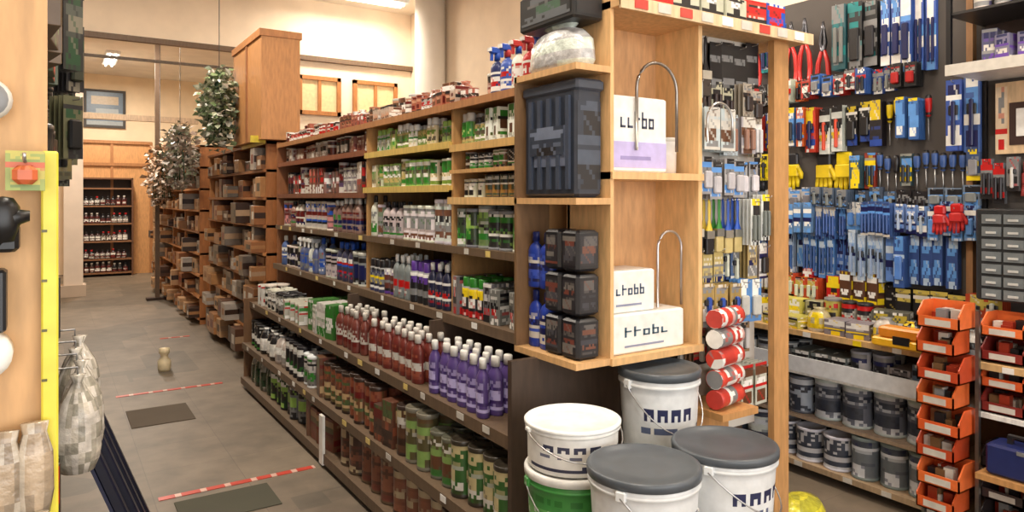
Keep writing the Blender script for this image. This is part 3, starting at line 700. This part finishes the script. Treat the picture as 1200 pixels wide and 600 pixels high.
# ================================================================= FAR TIMBER BAYS
def far_bays(name, y0, y1, xf, top, seed):
    q = random.Random(seed); b = B(); b.mat = W
    cols=[WOODO,c(170,110,62),c(196,134,80),c(150,96,56)]
    b.box(2.05,y0,0,2.08,y1,top,c(120,74,44))
    y = y0
    while y < y1+.01:
        b.box(xf,y,0,2.05,y+.03,top,q.choice(cols)); y += (y1-y0-.03)/max(1,round((y1-y0)/1.1))
    z = .08
    while z < top+.01:
        b.box(xf-.02,y0,z-.025,2.05,y1,z,q.choice(cols)); z += (top-.08)/8
    b.build(name)
    g = B()
    z = .08
    while z < top-.1:
        y = y0+.05
        while y < y1-.25:
            w = q.uniform(.08,.3); h = q.uniform(.10,.22); pr = q.uniform(-.14,.06); cc = q.choice([CARD,c(160,112,70),c(130,88,56),DBROWN,c(190,150,110),c(90,60,44),c(170,160,150),c(150,98,58),c(110,100,90)])
            g.M = I4; g.box(xf+pr,y,z,xf+.35,y+w,z+h,cc,.004)
            g.box(xf+pr-.002,y+w*.2,z+h*.3,xf+pr,y+w*.7,z+h*.7,q.choice([OFF,OFF,DK,DRED,c(150,100,60)]))
            g.box(xf+pr,y-.001,z+h*.35,xf+.2,y,z+h*.65,q.choice([c(170,140,110),DBROWN,CARD]))
            y += w+q.uniform(.0,.06)
        z += (top-.08)/8
    g.build('cardboard_stock_boxes')
far_bays('timber_shelving_bay',6.35,9.0,1.58,2.05,3)
far_bays('timber_shelving_bay',9.3,13.8,1.52,2.2,4)
b = B(); b.mat = W; b.box(1.5,6.2,2.055,1.83,7.3,2.98,c(186,132,82)); b.box(1.485,6.19,2.94,1.845,7.31,3.0,c(176,120,72)); b.box(1.49,6.7,2.06,1.5,6.75,2.94,c(150,98,58)); b.build('tall_wooden_cabinet')
b = B(); b.box(1.44,6.3,2.03,1.56,6.34,2.09,c(220,200,60)); b.box(1.555,6.34,2.02,1.565,7.2,2.052,c(220,200,60)); b.build('yellow_edging_strip')
def foliage(name, cx, cy, cz, sx, sy, sz, n, cols, seed, stemtop=None):
    q = random.Random(seed); b = B()
    for i in range(14):
        a=q.uniform(0,6.28); rr=q.uniform(.2,.9)
        b.tube([(cx,cy,cz+sz*.9),(cx+sx*.5*math.cos(a)*rr,cy+sy*.5*math.sin(a)*rr,cz+sz*.4),(cx+sx*math.cos(a)*rr,cy+sy*math.sin(a)*rr,cz-sz*.7)],.006,DGREEN,5)
    for i in range(n):
        while True:
            p = Vector((q.uniform(-1,1),q.uniform(-1,1),q.uniform(-1,1)))
            if p.length<1: break
        b.M = T(cx+p.x*sx,cy+p.y*sy,cz+p.z*sz,q.uniform(0,6.28),q.uniform(-1,1),q.uniform(-1,1)); L=q.uniform(.05,.10); w=L*.38
        col=q.choice(cols); k=b.pts([(0,0,0),(w,L*.45,.01),(0,L,0),(-w,L*.45,.01)]); b.face([k,k+1,k+2],col); b.face([k,k+2,k+3],col)
    b.M=I4
    if stemtop: b.tube([(cx,cy,cz+sz*.8),(cx,cy,stemtop)],.004,DK,5)
    return b.build(name)
fc=[c(130,148,106),c(160,166,140),c(100,120,84),c(214,212,200),c(180,180,160),c(90,100,74)]
foliage('hanging_plant',1.35,7.2,2.40,.17,.24,.42,850,fc,1,4.1)
foliage('hanging_plant',1.30,9.3,2.05,.18,.6,.42,700,[c(170,150,136),c(205,196,186),c(130,118,106),c(140,145,120)],2,4.1)
foliage('hanging_plant',1.35,11.6,1.9,.2,.7,.5,500,[c(170,140,114),c(200,180,160),c(130,106,86)],5,4.1)

# ================================================================= FAR END
b = B(); b.mat = W
b.box(.30,16.35,0,1.75,16.4,2.7,c(206,152,98)) ; b.box(.30,16.4,0,.34,16.8,2.7,WOODO); b.box(1.71,16.4,0,1.75,16.8,2.7,WOODO)
for x in (.30,1.0,1.71): b.box(x,16.31,0,x+.05,16.35,2.7,c(170,116,70))
for z in (2.2,2.65): b.box(.30,16.30,z,1.75,16.35,z+.06,c(170,116,70))
for z in (.08,.35,.7,1.05,1.4,1.75): b.box(.5,16.0,z-.03,1.35,16.35,z,c(130,88,56))
for x in (.47,1.35): b.box(x,16.0,0,x+.03,16.35,1.95,c(100,66,44))
b.box(.5,16.33,0,1.35,16.35,1.95,c(60,46,38)); b.box(.47,16.0,1.92,1.38,16.35,1.95,c(110,72,46))
b.build('dark_display_shelf')
b = B()
for z in (.08,.35,.7,1.05,1.4): stockX(b,.52,1.33,16.02,z,[g_bottle(.045,.2,[DK,DBROWN,c(60,30,30)],[WHITE,DRED,OFF],[OFF,DK,RED])],r,1)
b.M=I4; b.build('dark_bottles')

# ================================================================= LEFT SHELVING
def left_unit():
    b = B(); b.mat = W
    b.box(-.5,1.0,0,-.004,1.03,2.6,c(206,162,112)); b.box(-.03,1.03,0,-.004,1.06,2.6,c(180,130,84))
    b.box(-.47,1.03,0,-.45,9,2.3,WOODD)
    for y in (2.3,3.6,5,6.4,7.8,9): b.box(-.45,y,0,-.01,y+.025,2.3,c(150,110,74))
    for z in (.08,.42,.78,1.14,1.5,1.86,2.22): b.box(-.45,1.03,z-.022,-.01,9,z,c(140,110,80))
    b.build('left_shelving_unit')
left_unit()
ls = [DK,c(60,70,50),c(110,90,66),c(90,70,50),c(60,50,40)]
grp('left_shelf_stock', lambda b: [stock(b,1.5,8.9,.0+.02,z,[g_box(.12,.12,.22,ls,[OFF,GREEN,RED,DK]),g_can(.06,.2,[DK,GREY,c(90,110,80)],[WHITE,DK],[OFF,DK])],r,1,face=1) for z in (.08,.42,.78,1.14,1.5,1.86,2.22)])
b = B(); b.box(-.010,.985,.0,.007,.999,1.605,c(226,212,70),.002)
for i in range(26): b.box(-.0095,.9835,.06+i*.058,-.004,.985,.063+i*.058,c(90,84,40))
b.build('yellow_measuring_rule')
b = B(); b.box(-.062,.95,1.49,-.030,.998,1.52,BLACK,.004); b.tube([(-.09,.96,1.475),(-.06,.955,1.50),(-.035,.955,1.53),(-.02,.955,1.53)],[.006,.013,.012,.006],BLACK,10); b.M=T(-.045,.955,1.53,0); b.lathe([(0,-.03),(.012,-.028),(.016,-.01),(.016,.01),(.01,.02),(0,.022)],12,BLACK); b.M=I4; b.build('black_pistol_nozzle')
b = B(); b.M=T(-.06,.985,1.66,0,math.pi/2); b.lathe([(0,0),(.022,0),(.024,.01),(.02,.016),(.008,.018),(0,.012)],18,[WHITE,WHITE,OFF,GREY,DK]); b.M=I4; b.build('white_round_socket')
b = B(); b.M=T(-.024,.998,1.602,0); n_,dr=p_blister(.036,.05,[c(170,180,90)],[c(200,100,60),c(120,140,70),c(190,180,80)],[c(200,100,60)])(R); dr(b); b.M=I4; b.build('green_label_pack')
b = B(); b.box(-.10,.96,1.40,-.042,.998,1.47,c(30,32,36),.003); b.box(-.09,.955,1.41,-.05,.96,1.43,WHITE); b.box(-.09,.955,1.445,-.06,.96,1.46,GREY); b.M=T(-.062,.998,1.375,0,math.pi/2); b.lathe([(0,0),(.026,0),(.026,.03),(.018,.038),(0,.038)],20,WHITE); b.M=I4; b.build('black_white_pack')
b = B(); b.mat=F
q=random.Random(9)
for i in range(4):
    for k in range(2):
        b.M=T(-.10+.028*i,.975-.012*k,1.165+.006*i-.10*k); b.lathe([(0,0),(.015,.004),(.019,.03),(.018,.075),(.012,.098),(.014,.11),(0,.11)],12,lambda a,j:q.choice([c(180,160,135),c(150,134,114),c(190,178,160),c(165,145,120)]),sy=.45)
b.M=I4; b.build('clear_fixings_bags')
b = B(); b.mat=F; q=random.Random(3)
for i in range(4):
    b.M=T(.06+.012*(i%2),2.25+i*.09,.80+.02*i,q.uniform(0,3)); b.lathe([(0,0),(.040,.01),(.052,.04),(.057,.07),(.056,.10),(.055,.14),(.050,.17),(.04,.20),(.025,.225),(.012,.25),(.02,.27),(0,.27)],22,lambda a,j:q.choice([c(200,192,178),c(175,168,154),c(215,208,198),c(155,150,136)]))
b.M=I4; b.mat=S
for i in range(4): b.tube([(-.02,2.25+i*.09,1.09+.02*i),(.06,2.25+i*.09,1.09+.02*i),(.06,2.25+i*.09,1.05+.02*i)],.003,GREY,5)
b.build('netted_white_bags')
b = B()
for i in range(10):
    for (zz,hh,cc) in ((2.75,.26,[DK,c(40,46,40),BLACK]),(2.45,.26,[DK,c(44,44,40),BLACK]),(2.15,.24,[DK,c(60,56,50)]),(1.85,.2,[c(90,84,60),c(120,110,70),DK])):
        w_,dr=p_blister(.06,hh,cc,[c(70,74,66),DGREEN,DK,c(110,104,90)],[BLACK,c(50,54,44)])(r); b.M=T(.012,2.5+i*.26,zz-.04*(i%2),.6); dr(b)
        b.M=I4; b.mat=S; b.tube([(-.02,2.5+i*.26,zz-.012),(.035,2.5+i*.26,zz-.012)],.003,GREY,5); b.mat=G
b.build('hanging_garden_packs')
b = B(); b.mat = G
for i in range(7):
    y = 2.75+i*.17; xb = .38+.02*(i%2)
    b.M = T(xb,y,0,0,0,-.36)
    b.box(-.018,-.05,0,.018,.05,.84-.02*i,c(24,26,44),.006); b.box(-.024,-.012,.02,-.018,.012,.82-.02*i,c(50,54,84))
    b.box(-.026,-.05,0,-.016,-.04,.84-.02*i,c(44,48,74)); b.box(-.026,.04,0,-.016,.05,.84-.02*i,c(44,48,74))
b.M=I4; b.build('dark_fence_rails')
b = B(); b.M=T(.85,7.0,0); b.lathe([(0,0),(.05,0),(.055,.02),(.055,.09),(.03,.12),(.03,.14),(.045,.16),(.045,.20),(0,.21)],16,CREAM); b.M=I4; b.build('cream_bottle')

# ================================================================= LIGHTS
def fixture(x,y,power,zt=4.1,col=(1,.90,.765),rz=0):
    b = B(); b.M=T(x,y,0,rz); b.mat=G
    b.box(-.11,-.65,zt-.05,.11,.65,zt,c(235,235,235))
    f = b.build('ceiling_light')
    b = B(); 
    for s in (-.05,.05): b.M=T(x,y,0,rz); b.tube([(s,-.6,zt-.07),(s,.6,zt-.07)],.016,WHITE,8)
    t = b.build('lamp_tubes',[M_TUBE]); t.parent=f; t.location=t.location-f.location
    L = bpy.data.lights.new('tube_light','AREA'); L.shape='RECTANGLE'; L.size=.25; L.size_y=1.2; L.energy=power; L.color=col
    o = bpy.data.objects.new('tube_light',L); o.location=(0,0,-.1); o.rotation_euler=(0,0,rz); scene.collection.objects.link(o); o.parent=f
for (x,y,p,rz) in ((.6,1.2,60,0),(.6,3.8,62,0),(.6,6.4,66,0),(3.1,1.0,54,0),(3.1,3.6,52,0),(3.2,8.4,36,math.pi/2),(.8,11.2,105,0),(.9,14.6,125,0)):
    fixture(x,y,p,rz=rz)
w = bpy.data.worlds.new('daylight'); scene.world=w; w.use_nodes=True
bg=w.node_tree.nodes['Background']; bg.inputs[0].default_value=(.93,.96,1,1); bg.inputs[1].default_value=1.5
L=bpy.data.lights.new('window_daylight','AREA'); L.shape='RECTANGLE'; L.size=5.5; L.size_y=2.5; L.energy=115; L.color=(1,.97,.93)
o=bpy.data.objects.new('window_daylight',L); o.location=(.9,-2.45,1.9); o.rotation_euler=(math.radians(90),0,0); scene.collection.objects.link(o)

# ================================================================= CAMERA
cam=bpy.data.cameras.new('camera'); cam.sensor_width=36; cam.lens=24.75; cam.shift_y=-68/1200; cam.clip_start=.02
co=bpy.data.objects.new('camera',cam); co.location=(0,0,1.55); co.rotation_euler=(math.radians(90),0,-math.radians(33.2)); scene.collection.objects.link(co); scene.camera=co
